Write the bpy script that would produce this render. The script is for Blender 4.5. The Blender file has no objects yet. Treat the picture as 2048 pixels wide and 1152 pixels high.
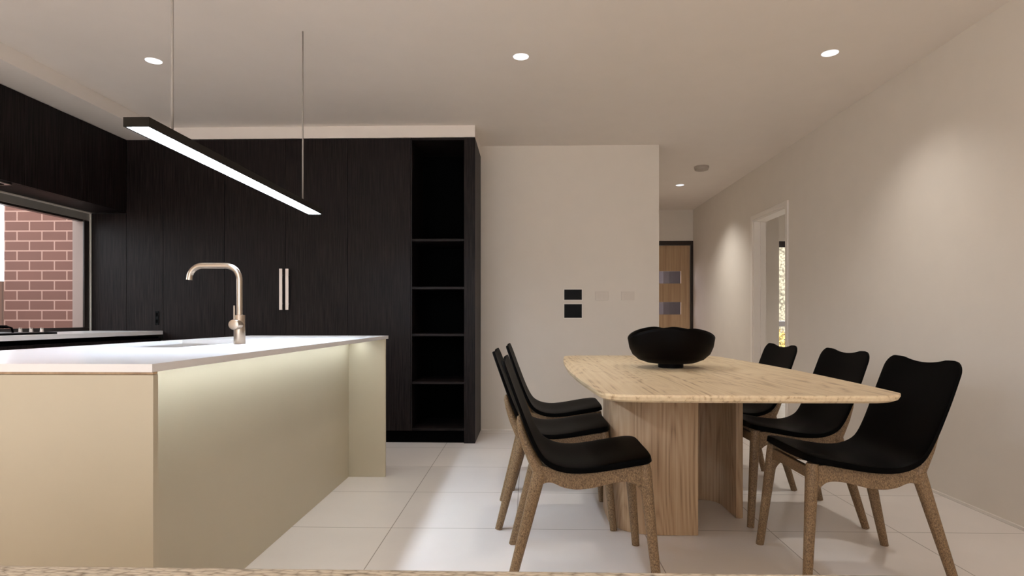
import bpy, bmesh, math, random
from mathutils import Vector, Matrix
random.seed(4)
S = bpy.context.scene
COL = S.collection
PI = math.pi

# ------------------------------------------------------------ camera
F_PX = 1210.0
YAW = math.atan(32 / F_PX)
HC = 1.004
cam_d = bpy.data.cameras.new('camera')
cam = bpy.data.objects.new('camera', cam_d)
COL.objects.link(cam)
cam.location = (0, 0, HC)
cam.rotation_euler = (PI / 2, 0, YAW)
cam_d.sensor_width = 36
cam_d.lens = 36 * F_PX / 2048
cam_d.shift_y = 61.5 / 2048
cam_d.clip_start = 0.02
S.camera = cam

# ------------------------------------------------------------ world, exposure
W = bpy.data.worlds.new('world')
S.world = W
W.use_nodes = True
bg = W.node_tree.nodes['Background']
bg.inputs[0].default_value = (0.93, 0.95, 1.0, 1)
bg.inputs[1].default_value = 4.8
S.view_settings.view_transform = 'Standard'
S.view_settings.look = 'None'
S.view_settings.gamma = 1
S.view_settings.exposure = 0.0
S.view_settings.use_curve_mapping = False
S.cycles.use_denoising = True
S.cycles.max_bounces = 10
S.cycles.diffuse_bounces = 6
S.cycles.caustics_reflective = False
S.cycles.caustics_refractive = False
S.cycles.sample_clamp_indirect = 6

CEIL = 2.562
XR = 2.36        # right wall
XL = -3.576      # left wall
YB = 5.45        # back wall of the dining area
YH = 8.72        # front wall with the entry door
YR = -2.6        # rear wall behind the camera
YC = 4.86        # front plane of the tall cabinets

P_DOWN = 43.0
P_PEND = 3.2
P_LED = 1.0
LIT = (0.86, 0.92, 1.0)

def portal(name, loc, rot, sx, sy):
    d = bpy.data.lights.new(name, 'AREA')
    d.shape = 'RECTANGLE'; d.size = sx; d.size_y = sy
    d.cycles.is_portal = True
    o = bpy.data.objects.new(name, d); COL.objects.link(o)
    o.location = loc; o.rotation_euler = rot
    return o
portal('rear_window_portal', (-0.6, YR - 0.02, 1.2), (PI / 2, 0, 0), 3.8, 2.4)
portal('kitchen_window_portal', (XL - 0.25, 3.2, 1.4), (0, -PI / 2, 0), 0.95, 3.3)
# daylight: the sun enters through the living room glazing behind the camera
sd = bpy.data.lights.new('sun', 'SUN'); sd.energy = 24.0; sd.color = (1.0, 0.96, 0.92); sd.angle = math.radians(2)
so = bpy.data.objects.new('sun', sd); COL.objects.link(so)
so.rotation_euler = Vector((-0.50, 0.57, -0.72)).to_track_quat('-Z', 'Y').to_euler()

# ------------------------------------------------------------ materials
def new_mat(name):
    m = bpy.data.materials.new(name); m.use_nodes = True
    nt = m.node_tree
    return m, nt, nt.nodes['Principled BSDF']

def N(nt, t, **kw):
    n = nt.nodes.new(t)
    for k, v in kw.items():
        if hasattr(n, k): setattr(n, k, v)
        else: n.inputs[k].default_value = v
    return n

def plain(name, c, rough=0.5, metal=0.0, var=0.03, nscale=6.0, bump=0.0, bscale=200.0, spec=0.5, coat=0.0):
    m, nt, b = new_mat(name)
    b.inputs['Roughness'].default_value = rough
    b.inputs['Metallic'].default_value = metal
    b.inputs['Specular IOR Level'].default_value = spec
    b.inputs['Coat Weight'].default_value = coat
    tc = N(nt, 'ShaderNodeTexCoord')
    nz = N(nt, 'ShaderNodeTexNoise', Scale=nscale, Detail=3.0)
    nt.links.new(tc.outputs['Object'], nz.inputs['Vector'])
    cr = N(nt, 'ShaderNodeValToRGB')
    cr.color_ramp.elements[0].position = 0.3
    cr.color_ramp.elements[1].position = 0.7
    cr.color_ramp.elements[0].color = (*[x * (1 - var) for x in c], 1)
    cr.color_ramp.elements[1].color = (*[min(1, x * (1 + var)) for x in c], 1)
    nt.links.new(nz.outputs['Fac'], cr.inputs['Fac'])
    nt.links.new(cr.outputs['Color'], b.inputs['Base Color'])
    if bump > 0:
        n2 = N(nt, 'ShaderNodeTexNoise', Scale=bscale, Detail=2.0)
        nt.links.new(tc.outputs['Object'], n2.inputs['Vector'])
        bp = N(nt, 'ShaderNodeBump', Strength=bump, Distance=0.002)
        nt.links.new(n2.outputs['Fac'], bp.inputs['Height'])
        nt.links.new(bp.outputs['Normal'], b.inputs['Normal'])
    return m

def emit(name, c, s):
    m, nt, b = new_mat(name)
    b.inputs['Base Color'].default_value = (*c, 1)
    b.inputs['Emission Color'].default_value = (*c, 1)
    b.inputs['Emission Strength'].default_value = s
    return m

def wood(name, dark, light, axis='Z', fine=90.0, long_=3.0, band=0.0, rough=0.5, bump=0.15, bandscale=7.0, mid=None, spec=0.5):
    m, nt, b = new_mat(name)
    b.inputs['Roughness'].default_value = rough
    b.inputs['Specular IOR Level'].default_value = spec
    tc = N(nt, 'ShaderNodeTexCoord')
    mp = N(nt, 'ShaderNodeMapping')
    sc = [fine, fine, fine]; sc['XYZ'.index(axis)] = long_
    mp.inputs['Scale'].default_value = sc
    nt.links.new(tc.outputs['Object'], mp.inputs['Vector'])
    nz = N(nt, 'ShaderNodeTexNoise', Scale=1.0, Detail=6.0, Roughness=0.65)
    nt.links.new(mp.outputs[0], nz.inputs['Vector'])
    fac = nz.outputs['Fac']
    if band > 0:
        mp2 = N(nt, 'ShaderNodeMapping')
        sc2 = [bandscale] * 3; sc2['XYZ'.index(axis)] = bandscale * 0.16
        mp2.inputs['Scale'].default_value = sc2
        nt.links.new(tc.outputs['Object'], mp2.inputs['Vector'])
        n3 = N(nt, 'ShaderNodeTexNoise', Scale=0.55, Detail=2.0, Roughness=0.45)
        nt.links.new(mp2.outputs[0], n3.inputs['Vector'])
        mul = N(nt, 'ShaderNodeMath', operation='MULTIPLY'); mul.inputs[1].default_value = 22.0
        nt.links.new(n3.outputs['Fac'], mul.inputs[0])
        fr = N(nt, 'ShaderNodeMath', operation='PINGPONG'); fr.inputs[1].default_value = 0.5
        nt.links.new(mul.outputs[0], fr.inputs[0])
        mx = N(nt, 'ShaderNodeMapRange')
        mx.inputs['From Min'].default_value = 0.0; mx.inputs['From Max'].default_value = 0.5
        mx.inputs['To Min'].default_value = -band; mx.inputs['To Max'].default_value = band
        nt.links.new(fr.outputs[0], mx.inputs['Value'])
        ad = N(nt, 'ShaderNodeMath', operation='ADD')
        nt.links.new(fac, ad.inputs[0]); nt.links.new(mx.outputs[0], ad.inputs[1])
        fac = ad.outputs[0]
    cr = N(nt, 'ShaderNodeValToRGB')
    cr.color_ramp.elements[0].position = 0.28; cr.color_ramp.elements[0].color = (*dark, 1)
    cr.color_ramp.elements[1].position = 0.68; cr.color_ramp.elements[1].color = (*light, 1)
    if mid:
        e = cr.color_ramp.elements.new(0.42); e.color = (*mid, 1)
    nt.links.new(fac, cr.inputs['Fac'])
    nt.links.new(cr.outputs['Color'], b.inputs['Base Color'])
    bp = N(nt, 'ShaderNodeBump', Strength=bump, Distance=0.0015)
    nt.links.new(nz.outputs['Fac'], bp.inputs['Height'])
    nt.links.new(bp.outputs['Normal'], b.inputs['Normal'])
    return m

def brick_mat(name, c1, c2, mortar, w, h, ms, off, rough=0.8, plane='XY', offset=0.5, bump=0.3, smooth=0.1, spec=0.5, mottle=0.06):
    m, nt, b = new_mat(name)
    b.inputs['Roughness'].default_value = rough
    b.inputs['Specular IOR Level'].default_value = spec
    geo = N(nt, 'ShaderNodeNewGeometry')
    sp = N(nt, 'ShaderNodeSeparateXYZ'); cb = N(nt, 'ShaderNodeCombineXYZ')
    nt.links.new(geo.outputs['Position'], sp.inputs[0])
    nt.links.new(sp.outputs[plane[0]], cb.inputs['X']); nt.links.new(sp.outputs[plane[1]], cb.inputs['Y'])
    mp = N(nt, 'ShaderNodeMapping'); mp.inputs['Location'].default_value = (-off[0], -off[1], 0)
    nt.links.new(cb.outputs[0], mp.inputs['Vector'])
    br = N(nt, 'ShaderNodeTexBrick')
    br.offset = offset; br.squash = 1.0
    br.inputs['Scale'].default_value = 1.0
    br.inputs['Brick Width'].default_value = w; br.inputs['Row Height'].default_value = h
    br.inputs['Mortar Size'].default_value = ms; br.inputs['Mortar Smooth'].default_value = smooth
    br.inputs['Color1'].default_value = (*c1, 1); br.inputs['Color2'].default_value = (*c2, 1)
    br.inputs['Mortar'].default_value = (*mortar, 1)
    nt.links.new(mp.outputs[0], br.inputs['Vector'])
    nz = N(nt, 'ShaderNodeTexNoise', Scale=3.0, Detail=6.0)
    nt.links.new(geo.outputs['Position'], nz.inputs['Vector'])
    mr = N(nt, 'ShaderNodeMapRange'); mr.inputs['To Min'].default_value = 1 - mottle; mr.inputs['To Max'].default_value = 1 + mottle
    nt.links.new(nz.outputs['Fac'], mr.inputs['Value'])
    vm = N(nt, 'ShaderNodeVectorMath', operation='SCALE')
    nt.links.new(br.outputs['Color'], vm.inputs[0]); nt.links.new(mr.outputs[0], vm.inputs['Scale'])
    nt.links.new(vm.outputs[0], b.inputs['Base Color'])
    bp = N(nt, 'ShaderNodeBump', Strength=bump, Distance=0.003); bp.invert = True
    nt.links.new(br.outputs['Fac'], bp.inputs['Height'])
    nt.links.new(bp.outputs['Normal'], b.inputs['Normal'])
    return m

M = {}
M['wall'] = plain('wall_paint', (0.74, 0.685, 0.615), 0.75, var=0.012, bump=0.05, bscale=350)
M['ceil'] = plain('ceiling_paint', (0.81, 0.75, 0.69), 0.85, var=0.01)
M['floor'] = brick_mat('floor_tile', (0.80, 0.745, 0.705), (0.81, 0.755, 0.71), (0.34, 0.29, 0.25), 0.6, 0.6, 0.0022, (-0.656, 2.89), rough=0.32, offset=0.0, bump=0.25, spec=0.4)
M['dark'] = wood('dark_stained_veneer', (0.0012, 0.0008, 0.0007), (0.024, 0.0165, 0.0155), 'Z', 150, 3.5, spec=0.12, rough=0.45, bump=0.3, mid=(0.0052, 0.0037, 0.0034))
M['darkY'] = wood('dark_stained_veneer_lying', (0.0012, 0.0008, 0.0007), (0.024, 0.0165, 0.0155), 'X', 150, 3.5, spec=0.12, rough=0.45, bump=0.3, mid=(0.0052, 0.0037, 0.0034))
M['black'] = plain('black_laminate', (0.0004, 0.0004, 0.0004), 0.7, spec=0.03)
M['gap'] = plain('black_shadow_gap', (0.002, 0.002, 0.002), 0.9)
M['stone'] = plain('white_stone_top', (0.82, 0.80, 0.79), 0.22, var=0.015, nscale=3)
M['olive'] = plain('beige_satin_panel', (0.53, 0.47, 0.35), 0.42, var=0.01)
M['brushed'] = plain('brushed_nickel', (0.46, 0.39, 0.32), 0.28, metal=1.0, var=0.03, nscale=40)
M['steel'] = plain('stainless_steel', (0.75, 0.74, 0.73), 0.3, metal=1.0)
M['handle'] = plain('champagne_handle', (0.66, 0.58, 0.52), 0.35, metal=0.4)
M['bronze'] = plain('dark_bronze_housing', (0.008, 0.006, 0.0035), 0.5, spec=0.15)
M['rod'] = plain('grey_suspension_rod', (0.30, 0.27, 0.24), 0.5, metal=0.0)
M['lamp'] = emit('lit_diffuser', LIT, 1.05)
M['bar'] = emit('lit_bar_diffuser', (0.72, 0.84, 1.0), 88.0)
M['led'] = emit('lit_led_strip', (0.86, 0.95, 1.0), 25.0)
M['white'] = plain('white_trim', (0.82, 0.77, 0.71), 0.5, var=0.01)
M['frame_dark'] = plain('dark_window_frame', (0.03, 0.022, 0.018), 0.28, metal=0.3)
M['head'] = plain('head_painted_reflection', (0.42, 0.40, 0.36), 0.35, metal=0.5)  # pale grey paints a reflection onto the dark frame's head
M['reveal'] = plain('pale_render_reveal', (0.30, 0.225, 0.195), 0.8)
M['brick'] = brick_mat('red_brown_brick', (0.16, 0.070, 0.051), (0.14, 0.062, 0.046), (0.37, 0.225, 0.18), 0.2201, 0.0857, 0.006, (-4.42, 1.934), plane='XZ', bump=0.4)
M['fence'] = brick_mat('fence_boards', (0.16, 0.085, 0.06), (0.145, 0.08, 0.055), (0.07, 0.04, 0.03), 0.15, 5.0, 0.004, (0, -0.3), plane='YZ', offset=0.0)
M['ground'] = plain('pale_paving', (0.42, 0.40, 0.39), 0.9, var=0.1)
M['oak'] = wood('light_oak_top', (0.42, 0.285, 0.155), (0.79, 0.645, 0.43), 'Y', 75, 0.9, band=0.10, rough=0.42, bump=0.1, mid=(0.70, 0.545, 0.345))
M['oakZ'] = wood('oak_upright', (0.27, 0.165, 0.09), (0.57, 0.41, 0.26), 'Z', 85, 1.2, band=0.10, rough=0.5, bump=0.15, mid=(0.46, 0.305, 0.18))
M['leather'] = plain('black_leather', (0.0008, 0.0006, 0.0005), 0.5, var=0.1, bump=0.15, bscale=300, spec=0.05)
M['bowl'] = plain('matt_black_ceramic', (0.0016, 0.0009, 0.0006), 0.5, var=0.15, spec=0.07)
M['screen'] = plain('black_glass_screen', (0.0008, 0.0008, 0.0008), 0.4, spec=0.1)
M['plate'] = plain('wall_plate_plastic', (0.68, 0.62, 0.55), 0.5, var=0.01)
M['oakdoor'] = wood('brown_timber_door', (0.36, 0.22, 0.12), (0.56, 0.39, 0.23), 'Z', 28, 0.8, rough=0.5, bump=0.05)
M['smoke'] = plain('detector_plastic', (0.42, 0.37, 0.32), 0.6)
M['pier'] = plain('dark_plum_render', (0.022, 0.017, 0.018), 0.8)
M['pier2'] = plain('mid_plum_render', (0.045, 0.034, 0.035), 0.8)

# chair timber: fine speckled grain
def speckle():
    m, nt, b = new_mat('speckled_brown_timber')
    b.inputs['Roughness'].default_value = 0.5
    tc = N(nt, 'ShaderNodeTexCoord')
    mp = N(nt, 'ShaderNodeMapping'); mp.inputs['Scale'].default_value = (1, 1, 0.5)
    nt.links.new(tc.outputs['Object'], mp.inputs['Vector'])
    v = N(nt, 'ShaderNodeTexNoise', Scale=330.0, Detail=3.0, Roughness=0.7)
    nt.links.new(mp.outputs[0], v.inputs['Vector'])
    cr = N(nt, 'ShaderNodeValToRGB')
    cr.color_ramp.elements[0].position = 0.36; cr.color_ramp.elements[0].color = (0.09, 0.05, 0.022, 1)
    cr.color_ramp.elements[1].position = 0.66; cr.color_ramp.elements[1].color = (0.34, 0.225, 0.12, 1)
    nt.links.new(v.outputs['Fac'], cr.inputs['Fac'])
    nt.links.new(cr.outputs['Color'], b.inputs['Base Color'])
    bp = N(nt, 'ShaderNodeBump', Strength=0.4, Distance=0.001)
    nt.links.new(v.outputs['Fac'], bp.inputs['Height'])
    nt.links.new(bp.outputs['Normal'], b.inputs['Normal'])
    return m
M['chairwood'] = speckle()

def weave():
    m, nt, b = new_mat('beige_rope_weave')
    b.inputs['Roughness'].default_value = 0.9
    b.inputs['Specular IOR Level'].default_value = 0.1
    tc = N(nt, 'ShaderNodeTexCoord')
    mp = N(nt, 'ShaderNodeMapping'); mp.inputs['Scale'].default_value = (95, 190, 190)
    mp.inputs['Rotation'].default_value = (0, 0, 0.35)
    nt.links.new(tc.outputs['Object'], mp.inputs['Vector'])
    v = N(nt, 'ShaderNodeTexVoronoi', Scale=1.0, Randomness=0.75)
    nt.links.new(mp.outputs[0], v.inputs['Vector'])
    cr = N(nt, 'ShaderNodeValToRGB')
    cr.color_ramp.elements[0].position = 0.45; cr.color_ramp.elements[0].color = (0.48, 0.415, 0.325, 1)
    cr.color_ramp.elements[1].position = 0.95; cr.color_ramp.elements[1].color = (0.17, 0.14, 0.105, 1)
    nt.links.new(v.outputs['Distance'], cr.inputs['Fac'])
    nt.links.new(cr.outputs['Color'], b.inputs['Base Color'])
    bp = N(nt, 'ShaderNodeBump', Strength=0.8, Distance=0.003); bp.invert = True
    nt.links.new(v.outputs['Distance'], bp.inputs['Height'])
    nt.links.new(bp.outputs['Normal'], b.inputs['Normal'])
    return m
M['weave'] = weave()

def glass(name, tint=(1, 1, 1), rough=0.0):
    m, nt, b = new_mat(name)
    nt.nodes.remove(b)
    out = [n for n in nt.nodes if n.type == 'OUTPUT_MATERIAL'][0]
    tr = N(nt, 'ShaderNodeBsdfTransparent'); tr.inputs[0].default_value = (*tint, 1)
    gl = N(nt, 'ShaderNodeBsdfGlossy'); gl.inputs['Roughness'].default_value = rough
    mx = N(nt, 'ShaderNodeMixShader')
    mx.inputs[0].default_value = 0.05; nt.links.new(tr.outputs[0], mx.inputs[1]); nt.links.new(gl.outputs[0], mx.inputs[2])
    nt.links.new(mx.outputs[0], out.inputs[0])
    return m
M['glass'] = glass('clear_glass', (0.97, 0.98, 0.98))
M['glass_tint'] = glass('smoked_door_glass', (0.8, 0.76, 0.8))

def pebble():
    m, nt, b = new_mat('pale_pebbled_wall')
    b.inputs['Roughness'].default_value = 0.9
    tc = N(nt, 'ShaderNodeTexCoord')
    v = N(nt, 'ShaderNodeTexVoronoi', Scale=26.0, Randomness=1.0)
    nt.links.new(tc.outputs['Object'], v.inputs['Vector'])
    cr = N(nt, 'ShaderNodeValToRGB')
    cr.color_ramp.elements[0].position = 0.35; cr.color_ramp.elements[0].color = (0.19, 0.17, 0.12, 1)
    cr.color_ramp.elements[1].position = 0.8; cr.color_ramp.elements[1].color = (0.05, 0.04, 0.025, 1)
    nt.links.new(v.outputs['Distance'], cr.inputs['Fac'])
    nt.links.new(cr.outputs['Color'], b.inputs['Base Color'])
    return m
M['pebble'] = pebble()
M['goldleaf'] = plain('golden_foliage', (0.24, 0.16, 0.03), 0.7, var=0.5, nscale=30)

# ------------------------------------------------------------ mesh helpers
def link(name, bm, mat, parent=None, smooth=False, bevel=0.0, seg=2, loc=None):
    me = bpy.data.meshes.new(name)
    bmesh.ops.recalc_face_normals(bm, faces=bm.faces)
    bm.to_mesh(me); bm.free()
    me.materials.append(mat)
    if smooth:
        for p in me.polygons: p.use_smooth = True
    o = bpy.data.objects.new(name, me); COL.objects.link(o)
    if parent is not None: o.parent = parent
    if loc is not None: o.location = loc
    if bevel > 0:
        b = o.modifiers.new('bevel', 'BEVEL'); b.width = bevel; b.segments = seg
        b.limit_method = 'ANGLE'; b.angle_limit = math.radians(40)
        b.harden_normals = False
    return o

def box(bm, x0, x1, y0, y1, z0, z1):
    vs = [bm.verts.new((x, y, z)) for x in (x0, x1) for y in (y0, y1) for z in (z0, z1)]
    for f in ((0, 1, 3, 2), (4, 6, 7, 5), (0, 4, 5, 1), (2, 3, 7, 6), (0, 2, 6, 4), (1, 5, 7, 3)):
        bm.faces.new([vs[i] for i in f])
    return bm

def B(*a):
    return box(bmesh.new(), *a)

def boxes(lst):
    bm = bmesh.new()
    for a in lst: box(bm, *a)
    return bm

def prism(pts, t0, t1, axis='Z'):
    """extrude a closed 2-D outline; axis Z: pts=(x,y); axis Y: pts=(x,z); axis X: pts=(y,z)"""
    bm = bmesh.new()
    def mk(p, t):
        if axis == 'Z': return (p[0], p[1], t)
        if axis == 'Y': return (p[0], t, p[1])
        return (t, p[0], p[1])
    a = [bm.verts.new(mk(p, t0)) for p in pts]; b = [bm.verts.new(mk(p, t1)) for p in pts]
    n = len(pts)
    bm.faces.new(a); bm.faces.new(b[::-1])
    for i in range(n): bm.faces.new([a[i], a[(i + 1) % n], b[(i + 1) % n], b[i]])
    return bm

def tube(path, radii, seg=16, bm=None, squash=None):
    bm = bm or bmesh.new()
    path = [Vector(p) for p in path]
    n = len(path)
    if not hasattr(radii, '__len__'): radii = [radii] * n
    rings = []
    up = Vector((0, 1, 0))
    t0 = (path[1] - path[0]).normalized()
    if abs(t0.dot(up)) > 0.9: up = Vector((1, 0, 0))
    u = (up - t0 * up.dot(t0)).normalized()
    for i in range(n):
        t = ((path[min(i + 1, n - 1)] - path[max(i - 1, 0)])).normalized()
        u = (u - t * u.dot(t)).normalized(); v = t.cross(u)
        ring = []
        for k in range(seg):
            a = 2 * PI * k / seg
            s = squash if squash else 1.0
            ring.append(bm.verts.new(path[i] + u * math.cos(a) * radii[i] + v * math.sin(a) * radii[i] * s))
        rings.append(ring)
    for i in range(n - 1):
        for k in range(seg):
            bm.faces.new([rings[i][k], rings[i][(k + 1) % seg], rings[i + 1][(k + 1) % seg], rings[i + 1][k]])
    bm.faces.new(rings[0][::-1]); bm.faces.new(rings[-1])
    return bm

def cyl(c, r, h, axis='Z', seg=32, r2=None):
    c = Vector(c); d = {'X': Vector((1, 0, 0)), 'Y': Vector((0, 1, 0)), 'Z': Vector((0, 0, 1))}[axis]
    return tube([c, c + d * h], [r, r2 if r2 is not None else r], seg)

def empty(name, loc=(0, 0, 0), rz=0.0):
    o = bpy.data.objects.new(name, None); COL.objects.link(o)
    o.location = loc; o.rotation_euler = (0, 0, rz); o.empty_display_size = 0.1
    return o

def tag(o, label, cat, group=None, kind=None):
    o['label'] = label; o['category'] = cat
    if group: o['group'] = group
    if kind: o['kind'] = kind
    return o

def struct(name, bm, mat, parent=None, **kw):
    o = link(name, bm, mat, parent, **kw)
    if parent is None: o['kind'] = 'structure'
    return o

def copy_tree(o, parent=None):
    c = o.copy(); COL.objects.link(c)
    if parent is not None: c.parent = parent
    for ch in o.children: copy_tree(ch, c)
    return c

def smooth_auto(o, ang=40):
    for p in o.data.polygons: p.use_smooth = True
    m = o.modifiers.new('split', 'EDGE_SPLIT'); m.split_angle = math.radians(ang)
    return o

# ------------------------------------------------------------ setting
XO = XL - 0.10   # outer face of the left wall
struct('floor', B(XL - 0.10, 5.2, YR - 0.15, YH + 0.15, -0.12, 0), M['floor'])
struct('ceiling', B(XL - 0.10, 5.2, YR - 0.15, YH + 0.15, CEIL, CEIL + 0.12), M['ceil'])
struct('wall_back', B(XL, 1.173, YB, YB + 0.11, 0, CEIL), M['wall'])
struct('wall_hall', B(1.063, 1.173, YB + 0.11, YH, 0, CEIL), M['wall'])
# right wall with the bedroom doorway
DY0, DY1, DZ = 5.585, 6.395, 2.035
def panels_with_hole(axis, t0, t1, a0, a1, h0, h1, z0, z1, zt):
    """wall slab between t0,t1 spanning a0..a1 with a hole h0..h1 by z0..z1"""
    L = []
    def bx(p0, p1, q0, q1):
        if p1 - p0 < 1e-6 or q1 - q0 < 1e-6: return
        L.append((t0, t1, p0, p1, q0, q1) if axis == 'Y' else (p0, p1, t0, t1, q0, q1))
    bx(a0, h0, 0, zt); bx(h1, a1, 0, zt); bx(h0, h1, z1, zt); bx(h0, h1, 0, z0)
    return boxes(L)
struct('wall_right', panels_with_hole('Y', XR, XR + 0.11, YR, YH, DY0, DY1, 0, DZ, CEIL), M['wall'])
struct('wall_left', panels_with_hole('Y', XL - 0.10, XL, YR, YB + 0.11, 1.6, 4.86, 0.87, 1.866, CEIL), M['wall'])
struct('wall_rear', panels_with_hole('X', YR - 0.15, YR, XL, 5.2, -2.5, 1.3, 0.0, 2.4, CEIL), M['wall'])
# front wall: entry door opening and bedroom window opening
struct('wall_front', boxes([(1.063, 1.30, YH, YH + 0.15, 0, CEIL), (1.30, 2.372, YH, YH + 0.15, 2.118, CEIL),
                            (2.372, 3.0, YH, YH + 0.15, 0, CEIL), (3.0, 4.8, YH, YH + 0.15, 2.112, CEIL),
                            (3.0, 4.8, YH, YH + 0.15, 0, 0.35), (4.8, 5.2, YH, YH + 0.15, 0, CEIL)]), M['wall'])
# side room (bedroom) beyond the doorway
struct('wall_side', B(5.1, 5.2, YR, YH, 0, CEIL), M['wall'])
struct('wall_partition', B(XR + 0.11, 2.953, 7.2, 7.3, 0, CEIL), M['white'])
struct('wall_bedroom', B(XR + 0.11, 5.1, 4.9, 5.0, 0, CEIL), M['wall'])
struct('unseen_sun_block', B(XL - 0.10, 5.2, YR - 0.15, YH + 0.15, CEIL + 0.121, 4.7), M['wall'])  # unseen block above the ceiling, added to keep sun off the outside walls
# bulkheads above the kitchen joinery
struct('trim_1', B(XL, -0.426, YC, YB, 2.467, CEIL), M['ceil'])
struct('trim_2', B(XL, -2.97, YR, YC, 2.467, CEIL), M['ceil'])
# small shadow bead at the foot of the walls
struct('baseboard_right', boxes([(XR - 0.010, XR, YR, DY0 - 0.06, 0, 0.012), (XR - 0.010, XR, DY1 + 0.06, YH, 0, 0.012)]), M['white'])
struct('baseboard_back', B(-0.42, 1.173, YB - 0.010, YB, 0, 0.012), M['white'])

# doorway casing
d2 = empty('door_2', (0, 0, 0)); d2['kind'] = 'structure'
w = 0.045
link('door_casing', boxes([(XR - 0.016, XR, DY0 - w, DY0, 0, DZ + w), (XR - 0.016, XR, DY1, DY1 + w, 0, DZ + w), (XR - 0.016, XR, DY0, DY1, DZ, DZ + w)]), M['white'], d2, bevel=0.003)
link('door_jamb', boxes([(XR - 0.004, XR + 0.12, DY0, DY0 + 0.02, 0, DZ), (XR - 0.004, XR + 0.12, DY1 - 0.02, DY1, 0, DZ), (XR - 0.004, XR + 0.12, DY0, DY1, DZ - 0.02, DZ)]), M['white'], d2)
link('door_stop', boxes([(XR + 0.06, XR + 0.075, DY1 - 0.035, DY1 - 0.02, 0, DZ - 0.02), (XR + 0.06, XR + 0.075, DY0 + 0.02, DY0 + 0.035, 0, DZ - 0.02)]), M['white'], d2)

# entry door
d1 = empty('door_1', (0, 0, 0)); d1['kind'] = 'structure'
link('door_frame', boxes([(1.30, 2.372, YH - 0.01, YH + 0.09, 2.06, 2.118), (2.325, 2.372, YH - 0.01, YH + 0.09, 0, 2.06), (1.30, 1.345, YH - 0.01, YH + 0.09, 0, 2.06)]), M['frame_dark'], d1, bevel=0.003)
gz = [(1.509, 1.688), (1.065, 1.244), (0.62, 0.80)]
leafs = []
zc = 0.01
for z0, z1 in sorted(gz):
    leafs.append((1.35, 2.32, YH + 0.02, YH + 0.06, zc, z0)); leafs += [(1.35, 1.48, YH + 0.02, YH + 0.06, z0, z1), (2.196, 2.32, YH + 0.02, YH + 0.06, z0, z1)]; zc = z1
leafs.append((1.35, 2.32, YH + 0.02, YH + 0.06, zc, 2.055))
leaf = link('door_leaf', boxes(leafs), M['oakdoor'], d1)
for z0, z1 in gz:
    link('glass_pane', B(1.48, 2.196, YH + 0.036, YH + 0.042, z0, z1), M['glass_tint'], leaf)
link('door_handle', boxes([(1.40, 1.425, YH - 0.03, YH - 0.012, 0.95, 1.15), (1.405, 1.42, YH - 0.014, YH + 0.022, 0.97, 0.985), (1.405, 1.42, YH - 0.014, YH + 0.022, 1.115, 1.13)]), M['brushed'], leaf)

# kitchen window in the left wall
w1 = empty('window_1', (0, 0, 0)); w1['kind'] = 'structure'
fx0, fx1 = XL - 0.018, XL - 0.004
fr = link('window_frame', boxes([(fx0, fx1, 1.61, 4.848, 0.905, 0.935), (fx0, fx1, 4.79, 4.848, 0.935, 1.80), (fx0, fx1, 1.61, 1.67, 0.935, 1.80)]), M['frame_dark'], w1, bevel=0.003)
link('frame_head', boxes([(fx0, fx1, 1.61, 4.848, 1.806, 1.86)]), M['head'], w1)['label'] = 'frame head with its pale reflection painted into the colour'  # head of the dark frame, coloured pale for the light it reflects
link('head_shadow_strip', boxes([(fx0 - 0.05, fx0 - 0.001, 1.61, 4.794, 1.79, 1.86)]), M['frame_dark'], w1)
link('glass_pane', B(XL - 0.014, XL - 0.009, 1.67, 4.79, 0.935, 1.80), M['glass'], fr)
link('white_edge_strip', boxes([(XL - 0.002, XL + 0.004, 1.60, 4.858, 1.86, 1.866), (XL - 0.002, XL + 0.004, 4.848, 4.858, 0.905, 1.866)]), M['white'], w1)['label'] = 'thin white strip along the window edge'  # narrow white strip along the head and far jamb
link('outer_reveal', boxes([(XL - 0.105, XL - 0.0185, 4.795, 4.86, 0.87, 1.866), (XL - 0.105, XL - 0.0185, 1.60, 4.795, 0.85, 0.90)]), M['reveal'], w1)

# living room glazing behind the camera
w2 = empty('window_2', (0, 0, 0)); w2['kind'] = 'structure'
L = [(-2.5, 1.3, YR - 0.10, YR - 0.04, 2.34, 2.40), (-2.5, 1.3, YR - 0.10, YR - 0.04, 0.0, 0.05)]
for x in (-2.5, -1.25, -0.01, 1.24): L.append((x, x + 0.06, YR - 0.10, YR - 0.04, 0.05, 2.34))
fr = link('window_frame', boxes(L), M['frame_dark'], w2)
# bedroom window
w3 = empty('window_3', (0, 0, 0)); w3['kind'] = 'structure'
L = [(3.0, 4.8, YH + 0.03, YH + 0.09, 2.03, 2.112), (3.0, 4.8, YH + 0.03, YH + 0.09, 0.35, 0.41)]
for x in (3.0, 4.74): L.append((x, x + 0.06, YH + 0.03, YH + 0.09, 0.41, 2.03))
fr = link('window_frame', boxes(L), M['pier2'], w3)
link('glass_pane', B(3.06, 4.74, YH + 0.055, YH + 0.06, 0.41, 2.03), M['glass'], fr)

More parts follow.
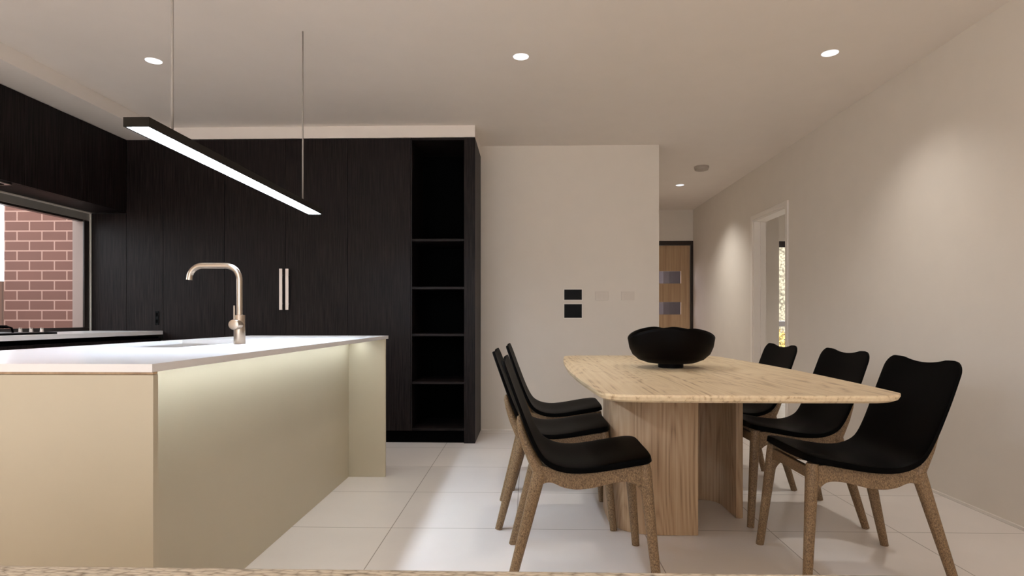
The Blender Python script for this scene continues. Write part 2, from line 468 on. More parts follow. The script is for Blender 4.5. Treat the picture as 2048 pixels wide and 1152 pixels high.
# ------------------------------------------------------------ outside
struct('ground', B(-30, 30, -30, 30, -0.30, -0.13), M['ground'])
tag(link('brick_wall', B(-4.535, XL - 0.10, 5.12, 5.36, -0.12, 2.75), M['brick']), 'red-brown brick wall with pink mortar seen through the kitchen window', 'wall')
tag(link('fence', B(-5.25, -5.2, -4.0, 9.5, -0.12, 1.375), M['fence']), 'brown board fence beside the house, glimpsed left of the brick wall', 'fence')
t = empty('porch_pier', (2.6, 10.5, -0.12))
link('pier_body', B(-0.22, 0.6, -0.2, 0.3, 0, 2.72), M['pier'], t)
link('corner_board', B(-0.317, -0.22, -0.22, 0.3, 0, 2.72), M['pier2'], t)['label'] = 'lighter plum corner board'
tag(t, 'dark plum porch pier behind the entry door glass', 'pillar')
tag(link('garden_wall', B(-0.5, 7.5, 12.0, 12.2, -0.12, 2.6), M['pebble'], bevel=0.01), 'pale pebbled garden wall outside beyond the entry door and bedroom window', 'wall')
tag(link('garden_bench', boxes([(3.9, 6.4, 11.35, 11.75, 0.86, 0.97), (4.0, 4.12, 11.38, 11.72, -0.13, 0.86), (6.15, 6.27, 11.38, 11.72, -0.13, 0.86)]), M['frame_dark'], bevel=0.01), 'dark bench outside under the pebbled wall, seen through the doorway', 'bench')
def shrub(name, c, r, n, label):
    bm = bmesh.new()
    for i in range(n):
        th = random.uniform(0, 2 * PI); ph = math.acos(random.uniform(-0.4, 1)); rr = r * random.uniform(0.55, 1)
        p = Vector((math.sin(ph) * math.cos(th), math.sin(ph) * math.sin(th), math.cos(ph))) * rr
        s = random.uniform(0.03, 0.06)
        a = Vector((random.uniform(-1, 1), random.uniform(-1, 1), random.uniform(-1, 1))).normalized()
        b = a.orthogonal().normalized()
        vs = [bm.verts.new(Vector(c) + p + q) for q in (a * s, b * s * 0.4, -a * s, -b * s * 0.4)]
        bm.faces.new(vs)
    t = tube([(c[0], c[1], -0.13), (c[0], c[1], c[2])], [0.04, 0.02], 8, bm)
    return tag(link(name, t, M['goldleaf']), label, 'plant')
shrub('golden_shrub', (4.25, 10.6, 0.35), 0.48, 900, 'golden leafy shrub outside, low in the gap of the right-hand doorway')

# ------------------------------------------------------------ kitchen joinery, back run
def joint(x): return x
TOPZ = 2.465
def tall_cabinet(x0, x1, label, hx=None, doors=1):
    t = empty('tall_cabinet', ((x0 + x1) / 2, YC, 0))
    cx = (x0 + x1) / 2
    link('cabinet_body', boxes([(x0 - cx + 0.001, x1 - cx - 0.001, 0.022, YB - YC - 0.002, 0.10, TOPZ)]), M['black'], t)
    link('toe_kick', B(x0 - cx + 0.001, x1 - cx - 0.001, 0.03, 0.05, 0.0, 0.10), M['black'], t)
    d = link('door', B(x0 - cx + 0.0012, x1 - cx - 0.0012, 0, 0.02, 0.10, TOPZ - 0.003), M['dark'], t, bevel=0.001, seg=1)
    if hx is not None:
        h = boxes([(hx - cx - 0.0125, hx - cx + 0.0125, -0.034, -0.022, 1.075, 1.408), (hx - cx - 0.006, hx - cx + 0.006, -0.024, 0.001, 1.12, 1.132), (hx - cx - 0.006, hx - cx + 0.006, -0.024, 0.001, 1.352, 1.364)])
        ho = link('handle', h, M['handle'], d, bevel=0.0015); ho['label'] = 'pale champagne bar handle'
    return tag(t, label, 'cabinet', 'tall dark cabinets of the back run')
tall_cabinet(-2.977, -2.469, 'dark timber tall cabinet just right of the black slot outlet, no handle')
tall_cabinet(-2.469, -1.967, 'dark timber tall cabinet with handle on its right edge, behind the tap', -1.994)
tall_cabinet(-1.967, -1.46, 'dark timber tall cabinet with handle on its left edge, right of the matching pair seam', -1.943)
tall_cabinet(-1.46, -0.948, 'dark timber tall cabinet directly left of the open shelves')

t = empty('open_shelf_unit', (-0.687, YC, 0))
ox = -0.687
link('side_panel', B(-0.515 - ox, -0.426 - ox, 0, YB - YC - 0.002, 0, TOPZ), M['dark'], t, bevel=0.001, seg=1)
link('side_panel', B(-0.948 - ox + 0.001, -0.936 - ox, 0, YB - YC - 0.002, 0.10, TOPZ), M['dark'], t)
link('back_panel', B(-0.936 - ox, -0.515 - ox, 0.50, 0.52, 0.10, TOPZ), M['black'], t)
link('toe_kick', B(-0.948 - ox + 0.001, -0.516 - ox, 0.03, 0.05, 0, 0.10), M['black'], t)
for z in (0.10, 0.476, 0.863, 1.242, 1.629, TOPZ - 0.02):
    link('shelf', B(-0.935 - ox, -0.516 - ox, 0.002, 0.50, z, z + 0.02), M['darkY'], t, bevel=0.001, seg=1)
tag(t, 'dark timber open shelf tower with five openings at the end of the kitchen wall', 'shelf')

for x0, x1, lb in ((XL + 0.005, -3.281, 'dark purple-brown wall panel beside the kitchen window edge'), (-3.281, -2.977, 'dark purple-brown wall panel holding the black slot outlet')):
    tp = TOPZ if x0 > -3.3 else 1.868
    o = link('wall_panel', B(x0 + 0.001, x1 - 0.001, YC, YC + 0.02, 0.907, tp), M['dark'], bevel=0.001, seg=1)
    tag(o, lb, 'panel', 'dark panels above the left worktop')
o = empty('power_outlet', (-3.0255, YC, 1.01))
link('outlet_plate', B(-0.015, 0.015, -0.006, 0, -0.057, 0.057), M['screen'], o, bevel=0.002)
for z in (-0.027, 0.027): link('outlet_slot', B(-0.007, 0.007, -0.0075, -0.006, z - 0.015, z + 0.015), M['black'], o)
tag(o, 'slim black power outlet on the dark panel above the left worktop end', 'outlet')

# upper cabinets on the left
ys = [2.36, 2.86, 3.36, 3.86, 4.36, 4.858]
for i in range(5):
    y0, y1 = ys[i], ys[i + 1]
    if y1 < 3.5: continue
    lb = {2: 'dark upper cabinet over the window at the photo\'s left edge, nearest the camera',
          3: 'dark upper cabinet in the middle of the run above the kitchen window',
          4: 'dark upper cabinet in the inner corner above the brick wall view'}[i]
    t = empty('upper_cabinet', (XL + 0.003, (y0 + y1) / 2, 1.872)); h = (y1 - y0) / 2
    link('cabinet_body', B(0, 0.272, -h + 0.001, h - 0.001, 0, 0.593), M['dark'], t)
    link('door', B(0.275, 0.295, -h + 0.0012, h - 0.0012, 0, 0.592), M['dark'], t, bevel=0.001, seg=1)
    tag(t, lb, 'cabinet', 'dark upper cabinets above the kitchen window')
o = empty('range_hood', (-3.43, 3.36, 1.865))
link('hood_body', B(-0.125, 0.125, -0.43, 0.43, -0.006, 0.006), M['steel'], o, bevel=0.002)
link('hood_filter', boxes([(-0.10, 0.10, -0.40 + 0.27 * k, -0.14 + 0.27 * k, -0.010, -0.006) for k in range(3)]), M['black'], o)
tag(o, 'thin steel range hood insert set under the nearest upper cabinet', 'range hood')

# left base cabinets, worktop, cooktop
for y0, y1, lb in ((2.80, 3.83, 'dark base cabinet under the cooktop, partly hidden by the island'), (3.83, 4.857, 'dark base cabinet under the left worktop, in the back corner')):
    t = empty('base_cabinet', (-3.28, (y0 + y1) / 2, 0)); h = (y1 - y0) / 2
    link('cabinet_body', B(-0.29, 0.268, -h + 0.001, h - 0.001, 0.10, 0.86), M['black'], t)
    link('toe_kick', B(0.20, 0.22, -h + 0.001, h - 0.001, 0, 0.10), M['black'], t)
    for k in range(2):
        link('door', B(0.27, 0.29, -h + 0.0015 + k * h, -0.0015 + k * h, 0.10, 0.845), M['dark'], t, bevel=0.001, seg=1)
    tag(t, lb, 'cabinet', 'dark base cabinets of the left bench')
tag(link('worktop', B(XL + 0.005, -2.977, 2.80, YC - 0.001, 0.876, 0.906), M['stone'], bevel=0.0015), 'white stone worktop below the kitchen window', 'worktop')
t = empty('cooktop', (-3.28, 3.40, 0.906))
link('glass_base', B(-0.22, 0.225, -0.45, 0.45, 0, 0.012), M['screen'], t, bevel=0.003)
for y in (-0.22, 0.14):
    bm = bmesh.new()
    for a in range(4):
        c, s = math.cos(a * PI / 2 + PI / 4), math.sin(a * PI / 2 + PI / 4)
        tube([(c * 0.15, y + s * 0.15, 0.012), (c * 0.145, y + s * 0.145, 0.04), (c * 0.12, y + s * 0.12, 0.052), (c * 0.04, y + s * 0.04, 0.052)], 0.006, 8, bm)
    tube([(0.13 * math.cos(k * PI / 12), y + 0.13 * math.sin(k * PI / 12), 0.045) for k in range(25)], 0.005, 8, bm)
    link('pan_support', bm, M['black'], t, smooth=True)
    link('burner', cyl((0, y, 0.012), 0.05, 0.018), M['black'], t)
for x, y in ((0.175, 0.385), (0.105, 0.385), (0.035, 0.385)):
    k = link('knob', cyl((x, y, 0.012), 0.0115, 0.02, r2=0.0095), M['handle'], t, smooth=False, bevel=0.002)
    link('knob_grip', B(x - 0.004, x + 0.004, y - 0.0095, y + 0.0095, 0.032, 0.040), M['handle'], k, bevel=0.001)
tag(t, 'black glass gas cooktop with pale knobs on the left worktop', 'cooktop')

# ------------------------------------------------------------ island
IX0, IX1, IY0, IY1 = -1.81, -0.905, 1.434, 3.90
t = empty('kitchen_island', (-1.36, 2.67, 0))
def rel(x0, x1, y0, y1, z0, z1, o=(-1.36, 2.67, 0)): return B(x0 - o[0], x1 - o[0], y0 - o[1], y1 - o[1], z0 - o[2], z1 - o[2])
link('end_panel', rel(IX0, IX1, IY0 + 0.004, IY0 + 0.024, 0, 0.868), M['olive'], t, bevel=0.001)
link('end_panel', rel(IX0, IX1, 3.815, 3.835, 0, 0.875), M['olive'], t, bevel=0.001)
link('back_panel', rel(-1.158, -1.138, IY0 + 0.025, 3.814, 0, 0.875), M['olive'], t, bevel=0.001)
link('cabinet_body', rel(IX0 + 0.03, -1.159, IY0 + 0.025, 3.814, 0.08, 0.66), M['dark'], t)
link('top_rail', rel(IX0 + 0.002, IX1 - 0.002, IY0 + 0.007, IY0 + 0.024, 0.869, 0.8745), M['oakdoor'], t)['label'] = 'narrow tan strip under the worktop edge'
tag(t, 'beige kitchen island base with a deep overhang on the dining side', 'kitchen island')
# worktop with sink cut-out
sx0, sx1, sy0, sy1 = -1.785, -1.335, 2.27, 3.08
zt0, zt1 = 0.875, 0.895
bm = boxes([(IX0 - 0.0, sx0, IY0, IY1, zt0, zt1), (sx1, IX1, IY0, IY1, zt0, zt1), (sx0, sx1, IY0, sy0, zt0, zt1), (sx0, sx1, sy1, IY1, zt0, zt1)])
bmesh.ops.remove_doubles(bm, verts=bm.verts, dist=1e-5)
tag(link('island_worktop', bm, M['stone']), 'thin white stone worktop on the island, with the sink cut-out', 'worktop')
t = empty('sink', ((sx0 + sx1) / 2, (sy0 + sy1) / 2, zt0))
hx, hy = (sx1 - sx0) / 2, (sy1 - sy0) / 2
th = 0.006
link('basin', boxes([(-hx - th, -hx, -hy, hy, -0.2, 0.0), (hx, hx + th, -hy, hy, -0.2, 0.0), (-hx - th, hx + th, -hy - th, -hy, -0.2, 0), (-hx - th, hx + th, hy, hy + th, -0.2, 0), (-hx - th, hx + th, -hy - th, hy + th, -0.206, -0.2)]), M['steel'], t)
link('divider', B(-hx, hx, 0.12, 0.135, -0.2, -0.01), M['steel'], t, bevel=0.003)
link('drain', cyl((0, -0.15, -0.2), 0.045, 0.004), M['brushed'], t)
tag(t, 'undermount steel sink set into the white island worktop', 'sink')

# tap
t = empty('kitchen_tap', (-1.245, 2.58, 0.895))
link('tap_body', cyl((0, 0, 0), 0.0235, 0.125), M['brushed'], t, smooth=False, bevel=0.001)
R = 0.062
path = [(0, 0, 0.118), (0, 0, 0.338 - R)]
for k in range(1, 13):
    a = k / 12 * PI / 2; path.append((-R + R * math.cos(a), 0, 0.338 - R + R * math.sin(a)))
xe = -0.219
R2 = 0.055
for k in range(0, 11):
    a = k / 12 * PI / 2; path.append((xe + R2 - R2 * math.sin(a), 0, 0.338 - R2 + R2 * math.cos(a)))
path.append((xe - 0.001, 0, 0.277))
sp = link('spout', tube(path, 0.0125, 20), M['brushed'], t); smooth_auto(sp)
lv = link('mixer_knob', cyl((0, -0.056, 0.084), 0.0215, 0.06, 'Y'), M['brushed'], t, bevel=0.0015); smooth_auto(lv)
link('lever', cyl((0, -0.047, 0.10), 0.0035, 0.065), M['brushed'], lv)
for o in t.children:
    if o.name.startswith('tap_body'): smooth_auto(o)
tag(t, 'brushed nickel gooseneck tap standing on the island worktop', 'tap')

# led strip under the overhang
t = empty('led_strip', (-1.06, 2.63, 0.875))
link('channel', B(-0.012, 0.012, -1.16, 1.16, -0.010, 0), M['white'], t)
link('diffuser', B(-0.008, 0.008, -1.155, 1.155, -0.013, -0.0101), M['led'], t)
tag(t, 'glowing LED strip under the island worktop overhang', 'light')

# pendant bar
PX0, PX1, PY0, PY1, PZ = -1.262, -1.180, 1.854, 3.445, 1.603
pc = ((PX0 + PX1) / 2, (PY0 + PY1) / 2, PZ)
t = empty('pendant_light', pc)
hw = (PX1 - PX0) / 2; hl = (PY1 - PY0) / 2
bm = boxes([(-hw, hw, -hl, hl, 0.006, 0.030), (-hw, -hw + 0.006, -hl, hl, 0, 0.006), (hw - 0.006, hw, -hl, hl, 0, 0.006), (-hw + 0.006, hw - 0.006, -hl, -hl + 0.006, 0, 0.006), (-hw + 0.006, hw - 0.006, hl - 0.006, hl, 0, 0.006)])
link('housing', bm, M['bronze'], t)
link('diffuser', B(-hw + 0.006, hw - 0.006, -hl + 0.006, hl - 0.006, 0.001, 0.0055), M['bar'], t)['label'] = 'white glowing diffuser'
for y in (2.046, 3.25):
    link('suspension_rod', cyl((0, y - pc[1], 0.030), 0.0042, CEIL - PZ - 0.030, seg=12), M['rod'], t, smooth=True)
tag(t, 'long black linear pendant light hanging over the kitchen island', 'light')

# ------------------------------------------------------------ downlights
def downlight(x, y, label, r=0.0455, power=P_DOWN):
    t = empty('downlight', (x, y, CEIL))
    bm = bmesh.new(); n = 40
    prof = [(r, 0.0), (r + 0.003, -0.002), (r + 0.003, 0.0)]
    rings = [[bm.verts.new((p[0] * math.cos(2 * PI * k / n), p[0] * math.sin(2 * PI * k / n), p[1] - 0.0002)) for k in range(n)] for p in prof]
    for i in range(3):
        for k in range(n): bm.faces.new([rings[i][k], rings[i][(k + 1) % n], rings[(i + 1) % 3][(k + 1) % n], rings[(i + 1) % 3][k]])
    link('trim_ring', bm, M['ceil'], t)
    link('lens', cyl((0, 0, -0.0025), r, 0.002, seg=40), M['lamp'], t)
    d = bpy.data.lights.new('downlight_beam', 'SPOT')
    d.energy = power; d.color = (1.0, 0.96, 0.90); d.spot_size = math.radians(112); d.spot_blend = 1.0; d.shadow_soft_size = 0.03
    l = bpy.data.objects.new('downlight_beam', d); COL.objects.link(l); l.parent = t; l.location = (0, 0, -0.012)
    return tag(t, label, 'light', 'round ceiling downlights')
downlight(-2.26, 3.595, 'round white downlight above the kitchen, left of the pendant rods')
downlight(-0.042, 3.595, 'round white downlight in the middle of the ceiling')
downlight(1.77, 3.595, 'round white downlight near the right wall above the chairs')
downlight(1.77, 7.10, 'small far downlight in the hallway ceiling', power=85)
# unseen lamps added to brighten the side room and the living area
downlight(3.9, 6.2, 'added unseen lamp brightening the side room beyond the right-hand doorway', power=60)  # added to lift the dark side room
for x in (-2.26, -0.042, 1.77):
    downlight(x, -0.6, 'added unseen lamp brightening the room from behind the camera')  # unseen row, added for overall brightness

t = empty('smoke_detector', (1.775, 6.24, CEIL))
o = link('detector_base', cyl((0, 0, -0.016), 0.074, 0.016, seg=40), M['smoke'], t, bevel=0.002)
o = link('detector_cap', cyl((0, 0, -0.038), 0.066, 0.022, seg=40, r2=0.072), M['smoke'], t, bevel=0.003)
tag(t, 'round grey-beige smoke detector on the hallway ceiling', 'smoke detector')

# wall plates
def panel(x0, x1, z0, z1, label):
    t = empty('control_panel', ((x0 + x1) / 2, YB, (z0 + z1) / 2)); hx = (x1 - x0) / 2; hz = (z1 - z0) / 2
    link('panel_frame', boxes([(-hx, hx, -0.012, 0, hz - 0.008, hz), (-hx, hx, -0.012, 0, -hz, -hz + 0.008), (-hx, -hx + 0.008, -0.012, 0, -hz + 0.008, hz - 0.008), (hx - 0.008, hx, -0.012, 0, -hz + 0.008, hz - 0.008)]), M['white'], t)
    link('screen', B(-hx + 0.008, hx - 0.008, -0.010, -0.001, -hz + 0.008, hz - 0.008), M['screen'], t)
    tag(t, label, 'panel')
panel(0.317, 0.491, 1.166, 1.274, 'upper black control screen with pale frame on the back wall')
panel(0.317, 0.491, 1.004, 1.143, 'lower, taller black control screen with pale frame on the back wall')
def switch(x0, x1, z0, z1, label, cat, name='light_switch'):
    t = empty(name, ((x0 + x1) / 2, YB, (z0 + z1) / 2)); hx = (x1 - x0) / 2; hz = (z1 - z0) / 2
    link('cover_plate', B(-hx, hx, -0.007, 0, -hz, hz), M['plate'], t, bevel=0.002)
    if name == 'light_switch':
        for k in (-1, 1): link('rocker', B(k * 0.022 - 0.009, k * 0.022 + 0.009, -0.010, -0.007, -0.016, 0.016), M['plate'], t, bevel=0.001)
    else:
        for x in (-0.0235, 0.0235): link('socket', B(x - 0.0115, x + 0.0115, -0.0085, -0.007, -0.014, 0.014), M['white'], t)
    tag(t, label, cat)
switch(0.603, 0.720, 1.170, 1.248, 'beige light switch plate nearer the black screens', 'light switch')
switch(0.836, 0.952, 1.170, 1.248, 'beige light switch plate nearer the hallway corner', 'light switch')
switch(0.590, 0.706, 0.300, 0.376, 'beige power outlet low on the back wall beside the table end', 'outlet', 'wall_outlet')

# ------------------------------------------------------------ dining table
TX, TY = 0.76, 3.11
def table_outline(off=0.0):
    pts = []
    we, wm, hl, rc = 0.515, 0.560, 1.09, 0.10
    we -= off; wm -= off; hl -= off
    rc = max(0.04, rc - off * 0.5)
    q = []
    # quarter, from (0,-hl) to (wm,0)
    nb = 0.012
    for k in range(7):
        x = (we - rc) * k / 6; q.append((x, -hl + nb * (x / we) ** 2))
    for k in range(1, 9):
        a = -PI / 2 + k / 8 * (PI / 2 - 0.03)
        q.append((we - rc + rc * math.cos(a), -hl + nb + rc + rc * math.sin(a)))
    y0 = -hl + nb + rc
    for k in range(1, 13):
        u = k / 12; y = y0 * (1 - u)
        q.append((we + (wm - we) * (1 - (y / y0) ** 2), y))
    full = []
    full += q
    full += [(x, -y) for x, y in q[::-1]][1:]
    full += [(-x, -y) for x, y in q][1:]
    full += [(-x, y) for x, y in q[::-1]][1:-1]
    return full
t = empty('dining_table', (TX, TY, 0))
bm = bmesh.new()
lay = [(0.0, 0.75), (0.0, 0.742), (0.006, 0.730), (0.022, 0.722)]
rings = []
for off, z in lay:
    rings.append([bm.verts.new((x, y, z)) for x, y in table_outline(off)])
n = len(rings[0])
for i in range(len(rings) - 1):
    for k in range(n): bm.faces.new([rings[i][k], rings[i][(k + 1) % n], rings[i + 1][(k + 1) % n], rings[i + 1][k]])
bm.faces.new(rings[0]); bm.faces.new(rings[-1][::-1])
smooth_auto(link('tabletop', bm, M['oak'], t), 25)
def pedestal(path, th=0.03, z0=0.0, z1=0.722):
    """thick curved shell following a plan path"""
    pts = [Vector((x, y)) for x, y in path]
    L_, R_ = [], []
    for i, p in enumerate(pts):
        d = (pts[min(i + 1, len(pts) - 1)] - pts[max(i - 1, 0)]).normalized(); nrm = Vector((-d.y, d.x))
        L_.append(p + nrm * th / 2); R_.append(p - nrm * th / 2)
    ol = [(p.x, p.y) for p in L_] + [(p.x, p.y) for p in R_[::-1]]
    bm = bmesh.new(); n = len(pts)
    def vv(p, z): return bm.verts.new((p.x, p.y, z))
    a0 = [vv(p, z0) for p in L_]; a1 = [vv(p, z1) for p in L_]; b0 = [vv(p, z0) for p in R_]; b1 = [vv(p, z1) for p in R_]
    for i in range(n - 1):
        bm.faces.new([a0[i], a0[i + 1], a1[i + 1], a1[i]]); bm.faces.new([b0[i], b1[i], b1[i + 1], b0[i + 1]])
        bm.faces.new([a1[i], a1[i + 1], b1[i + 1], b1[i]]); bm.faces.new([a0[i], b0[i], b0[i + 1], a0[i + 1]])
    bm.faces.new([a0[0], a1[0], b1[0], b0[0]]); bm.faces.new([a0[-1], b0[-1], b1[-1], a1[-1]])
    return bm
def lpath(sx, sy):
    # plan path of shell A relative to table centre: near face, rounded corner, side
    p = [(0.028, -0.274), (-0.08, -0.276)]
    cx, cy, r = -0.165, -0.095, 0.181
    p += [(cx + r * math.cos(a), cy + r * math.sin(a)) for a in [(-PI / 2) - k / 12 * PI / 2 for k in range(13)]]
    p += [(-0.346, 0.0), (-0.345, 0.10)]
    return [(x * sx, y * sy) for x, y in p]
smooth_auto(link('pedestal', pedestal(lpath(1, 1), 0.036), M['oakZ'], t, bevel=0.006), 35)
pb = [(0.302, -0.045), (0.300, 0.06), (0.298, 0.14)]
pb += [(0.198 + 0.10 * math.cos(a), 0.165 + 0.12 * math.sin(a)) for a in [k / 10 * PI / 2 for k in range(11)]]
pb += [(0.08, 0.287), (-0.03, 0.286)]
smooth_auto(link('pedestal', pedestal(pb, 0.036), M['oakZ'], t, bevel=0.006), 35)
tag(t, 'long light oak dining table with two curved pedestal shells, standing on the tiles', 'table')

# bowl
t = empty('bowl', (0.745, 3.18, 0.75))
def bowl_mesh():
    bm = bmesh.new(); n = 96
    prof = [(0.0, 0.022), (0.06, 0.020), (0.12, 0.026), (0.165, 0.042), (0.197, 0.070), (0.213, 0.105), (0.221, 0.150)]
    def rimz(a):
        s = abs(math.sin(a)) ** 1.15
        ph = 0.30 if math.sin(a) < 0 else -0.30
        hump = 0.068 * s
        dip = -0.010 * math.exp(-((math.cos(a) - 0.06) / 0.16) ** 2) * s
        tilt = (0.006 if math.sin(a) < 0 else -0.002) * (-math.cos(a))
        return 0.145 + hump + dip + tilt
    def pt(r, z, a):
        f = max(0, (z - 0.03) / 0.12)
        h = rimz(a)
        zz = z if z < 0.03 else 0.03 + (z - 0.03) / 0.12 * (h - 0.03)
        rr = r
        return (rr * math.cos(a), rr * math.sin(a), zz)
    def ring(r, z): return [bm.verts.new(pt(r, z, 2 * PI * k / n)) for k in range(n)]
    fine = []
    for i in range(len(prof) - 1):
        for j in range(4):
            u = j / 4; fine.append((prof[i][0] * (1 - u) + prof[i + 1][0] * u, prof[i][1] * (1 - u) + prof[i + 1][1] * u))
    fine.append(prof[-1])
    outer = [ring(max(r, 0.001), z) for r, z in fine]
    inner = [ring(max(r - 0.008, 0.001), z + (0.008 if i < len(fine) - 1 else 0.0)) for i, (r, z) in enumerate(fine)]
    for R_ in (outer, inner):
        for i in range(len(R_) - 1):
            for k in range(n): bm.faces.new([R_[i][k], R_[i][(k + 1) % n], R_[i + 1][(k + 1) % n], R_[i + 1][k]])
        bm.faces.new(R_[0])
    for k in range(n): bm.faces.new([outer[-1][k], outer[-1][(k + 1) % n], inner[-1][(k + 1) % n], inner[-1][k]])
    return bm
link('bowl_body', bowl_mesh(), M['bowl'], t, smooth=True)
link('foot', cyl((0, 0, 0), 0.064, 0.024, seg=48), M['bowl'], t, bevel=0.002)
tag(t, 'large matt black bowl with a wavy rim standing on the oak table', 'bowl')

# ------------------------------------------------------------ dining chair (x forward from the rear feet, origin mid-way between the feet)
def catmull(pts, m):
    out = []
    P = [pts[0]] + list(pts) + [pts[-1]]
    for i in range(1, len(P) - 2):
        for j in range(m):
            u = j / m
            out.append(tuple(0.5 * ((2 * P[i][d]) + (-P[i - 1][d] + P[i + 1][d]) * u + (2 * P[i - 1][d] - 5 * P[i][d] + 4 * P[i + 1][d] - P[i + 2][d]) * u * u + (-P[i - 1][d] + 3 * P[i][d] - 3 * P[i + 1][d] + P[i + 2][d]) * u ** 3) for d in range(len(pts[0]))))
    out.append(tuple(pts[-1]))
    return out
XC = 0.275
def make_chair():
    t = empty('dining_chair', (0, 0, 0))
    # (x, z, half width, thickness) of the outer surface of the shell along its middle
    prof = [(-0.026, 0.838, 0.232, 0.014), (-0.008, 0.79, 0.236, 0.015), (0.031, 0.68, 0.238, 0.017), (0.076, 0.56, 0.234, 0.020), (0.112, 0.487, 0.230, 0.025),
            (0.150, 0.452, 0.228, 0.030), (0.200, 0.434, 0.226, 0.032), (0.26, 0.430, 0.226, 0.032), (0.33, 0.436, 0.226, 0.034), (0.40, 0.447, 0.225, 0.036), (0.465, 0.458, 0.224, 0.036), (0.515, 0.466, 0.222, 0.034), (0.536, 0.470, 0.221, 0.030)]
    pr = catmull(prof, 5)
    # arc length
    s = [0.0]
    for i in range(1, len(pr)): s.append(s[-1] + math.hypot(pr[i][0] - pr[i - 1][0], pr[i][1] - pr[i - 1][1]))
    Ltot = s[-1]
    # resample denser at both ends
    ts = [0, 0.002, 0.006, 0.012, 0.02, 0.03, 0.042, 0.056]
    mid = [0.056 + (Ltot - 0.112) * k / 34 for k in range(1, 34)]
    ss = ts + mid + [Ltot - x for x in ts[::-1]]
    def at(v):
        for i in range(len(s) - 1):
            if s[i + 1] >= v - 1e-9:
                u = (v - s[i]) / max(1e-9, s[i + 1] - s[i]); return [pr[i][d] * (1 - u) + pr[i + 1][d] * u for d in range(4)]
        return list(pr[-1])
    nv = 20
    bm = bmesh.new(); outer = []; inner = []
    for v in ss:
        x, z, hw, th = at(v)
        a = at(max(0, v - 0.004)); b = at(min(Ltot, v + 0.004))
        tx, tz = b[0] - a[0], b[1] - a[1]; l = math.hypot(tx, tz); tx /= l; tz /= l
        nx, nz = -tz * -1, tx * -1
        # normal towards the sitter: for the seat (tx>0) it is up
        nx, nz = -tz, tx
        r = 0.05
        d = min(v, Ltot - v)
        if d < r: hw = hw - r + math.sqrt(max(0, r * r - (r - d) ** 2))
        back = max(0, 1 - v / 0.40)
        seatf = max(0, min(1, (v - 0.35) / 0.15))
        ro, ri = [], []
        for k in range(nv + 1):
            q = -1 + 2 * k / nv
            y = q * hw
            # cupping: edges come forward on the back, up on the seat
            c = 0.016 * (q * q - 1)
            if v > Ltot - 0.10: c *= (Ltot - v) / 0.10 * 0.7 + 0.3
            ex = 0.015 * math.exp(-v / 0.06) * (min(1.0, (abs(q) / 0.72)) ** 2 - 0.6)   # horned top edge
            px = x + nx * c - tx * ex; pz = z + nz * c - tz * ex
            thq = th * (1 - 0.35 * abs(q) ** 4)
            ro.append(bm.verts.new((px - XC, y, pz)))
            ri.append(bm.verts.new((px + nx * thq - XC, y, pz + nz * thq)))
        outer.append(ro); inner.append(ri)
    m = len(ss)
    for i in range(m - 1):
        for k in range(nv):
            bm.faces.new([outer[i][k], outer[i][k + 1], outer[i + 1][k + 1], outer[i + 1][k]])
            bm.faces.new([inner[i][k], inner[i + 1][k], inner[i + 1][k + 1], inner[i][k + 1]])
        bm.faces.new([outer[i][0], outer[i + 1][0], inner[i + 1][0], inner[i][0]])
        bm.faces.new([outer[i][nv], inner[i][nv], inner[i + 1][nv], outer[i + 1][nv]])
    for k in range(nv):
        bm.faces.new([outer[0][k], inner[0][k], inner[0][k + 1], outer[0][k + 1]])
        bm.faces.new([outer[-1][k], outer[-1][k + 1], inner[-1][k + 1], inner[-1][k]])
    smooth_auto(link('seat_shell', bm, M['leather'], t, bevel=0.007, seg=3), 60)['label'] = 'black one-piece seat and backrest'
    for sy in (-1, 1):
        # legs
        o = link('leg', tube([(0.0 - XC, sy * 0.228, 0.0), (0.056 - XC, sy * 0.205, 0.21), (0.112 - XC, sy * 0.182, 0.425)], [0.0165, 0.021, 0.026], 20), M['chairwood'], t); smooth_auto(o)
        o = link('leg', tube([(0.547 - XC, sy * 0.228, 0.0), (0.527 - XC, sy * 0.205, 0.22), (0.508 - XC, sy * 0.184, 0.435), (0.506 - XC, sy * 0.182, 0.458)], [0.0165, 0.020, 0.0245, 0.022], 20), M['chairwood'], t); smooth_auto(o)
        # upper arm of the rear leg that carries the back
        o = link('back_support', tube([(0.118 - XC, sy * 0.180, 0.415), (0.098 - XC, sy * 0.178, 0.455), (0.068 - XC, sy * 0.176, 0.515), (0.046 - XC, sy * 0.174, 0.575), (0.036 - XC, sy * 0.172, 0.615), (0.034 - XC, sy * 0.172, 0.635)], [0.025, 0.024, 0.019, 0.015, 0.012, 0.006], 16), M['chairwood'], t); smooth_auto(o)
        # side rail
        low = catmull([(0.112, 0.378), (0.14, 0.389), (0.165, 0.387), (0.20, 0.372), (0.25, 0.364), (0.31, 0.370), (0.37, 0.385), (0.42, 0.393), (0.46, 0.389), (0.488, 0.365), (0.500, 0.345)], 4)
        high = [(0.500, 0.452), (0.465, 0.455), (0.40, 0.443), (0.33, 0.431), (0.26, 0.425), (0.20, 0.429), (0.15, 0.446), (0.105, 0.455)]
        pts = [(x - XC, z) for x, z in low + high]
        link('side_rail', prism(pts, sy * 0.187 - 0.012, sy * 0.187 + 0.012, 'Y'), M['chairwood'], t, bevel=0.004)
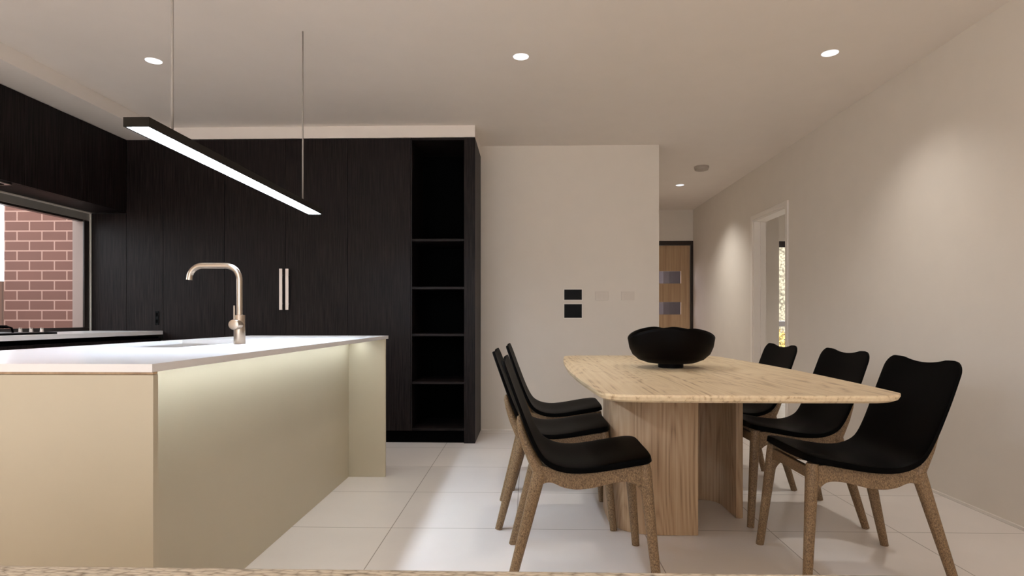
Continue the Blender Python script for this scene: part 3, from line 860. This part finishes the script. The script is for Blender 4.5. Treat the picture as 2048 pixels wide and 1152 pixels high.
    pts = [(-0.175, 0.385), (-0.14, 0.397), (0.14, 0.397), (0.175, 0.385), (0.175, 0.440), (-0.175, 0.440)]
    link('cross_rail', prism(pts, 0.498 - XC, 0.518 - XC, 'X'), M['chairwood'], t, bevel=0.003)
    link('cross_rail', prism(pts, 0.118 - XC, 0.138 - XC, 'X'), M['chairwood'], t, bevel=0.003)
    return t
ch0 = make_chair()
spots = [(-0.069, 2.470, 0, 'black shell chair on the island side of the table, nearest the camera'),
         (-0.141, 3.110, 0, 'black shell chair on the island side of the table, middle of three'),
         (-0.097, 3.760, 0, 'black shell chair on the island side of the table, farthest back'),
         (1.580, 2.497, 1, 'black shell chair on the right-wall side of the table, nearest the camera'),
         (1.618, 3.170, 1, 'black shell chair on the right-wall side of the table, middle of three'),
         (1.555, 3.805, 1, 'black shell chair on the right-wall side of the table, nearest the doorway')]
for i, (x, y, fl, lb) in enumerate(spots):
    c = ch0 if i == 0 else copy_tree(ch0)
    c.location = (x + (-XC if fl else XC), y, 0)
    c.rotation_euler = (0, 0, PI if fl else 0)
    tag(c, lb, 'chair', 'black chairs around the dining table')

# ------------------------------------------------------------ sofa under the camera
t = empty('sofa', (-0.2, 0.15, 0))
link('sofa_base', B(-1.45, 1.45, -0.50, 0.44, 0.10, 0.38), M['weave'], t, bevel=0.02)
link('back_rest', B(-1.45, 1.45, 0.27, 0.455, 0.38, 0.7538), M['weave'], t, bevel=0.008, seg=3)
for k in range(2):
    link('seat_cushion', B(-1.25 + k * 1.26, -0.01 + k * 1.26, -0.50, 0.265, 0.385, 0.48), M['weave'], t, bevel=0.03, seg=3)
for s in (-1, 1):
    link('arm_rest', B(s * 1.36 - 0.09, s * 1.36 + 0.09, -0.50, 0.265, 0.385, 0.60), M['weave'], t, bevel=0.02, seg=3)
    for y in (-0.42, 0.36):
        link('leg', cyl((s * 1.3, y, 0), 0.018, 0.10, r2=0.024, seg=16), M['chairwood'], t)
tag(t, 'beige rope-weave sofa whose back edge crosses the bottom of the photo', 'sofa')
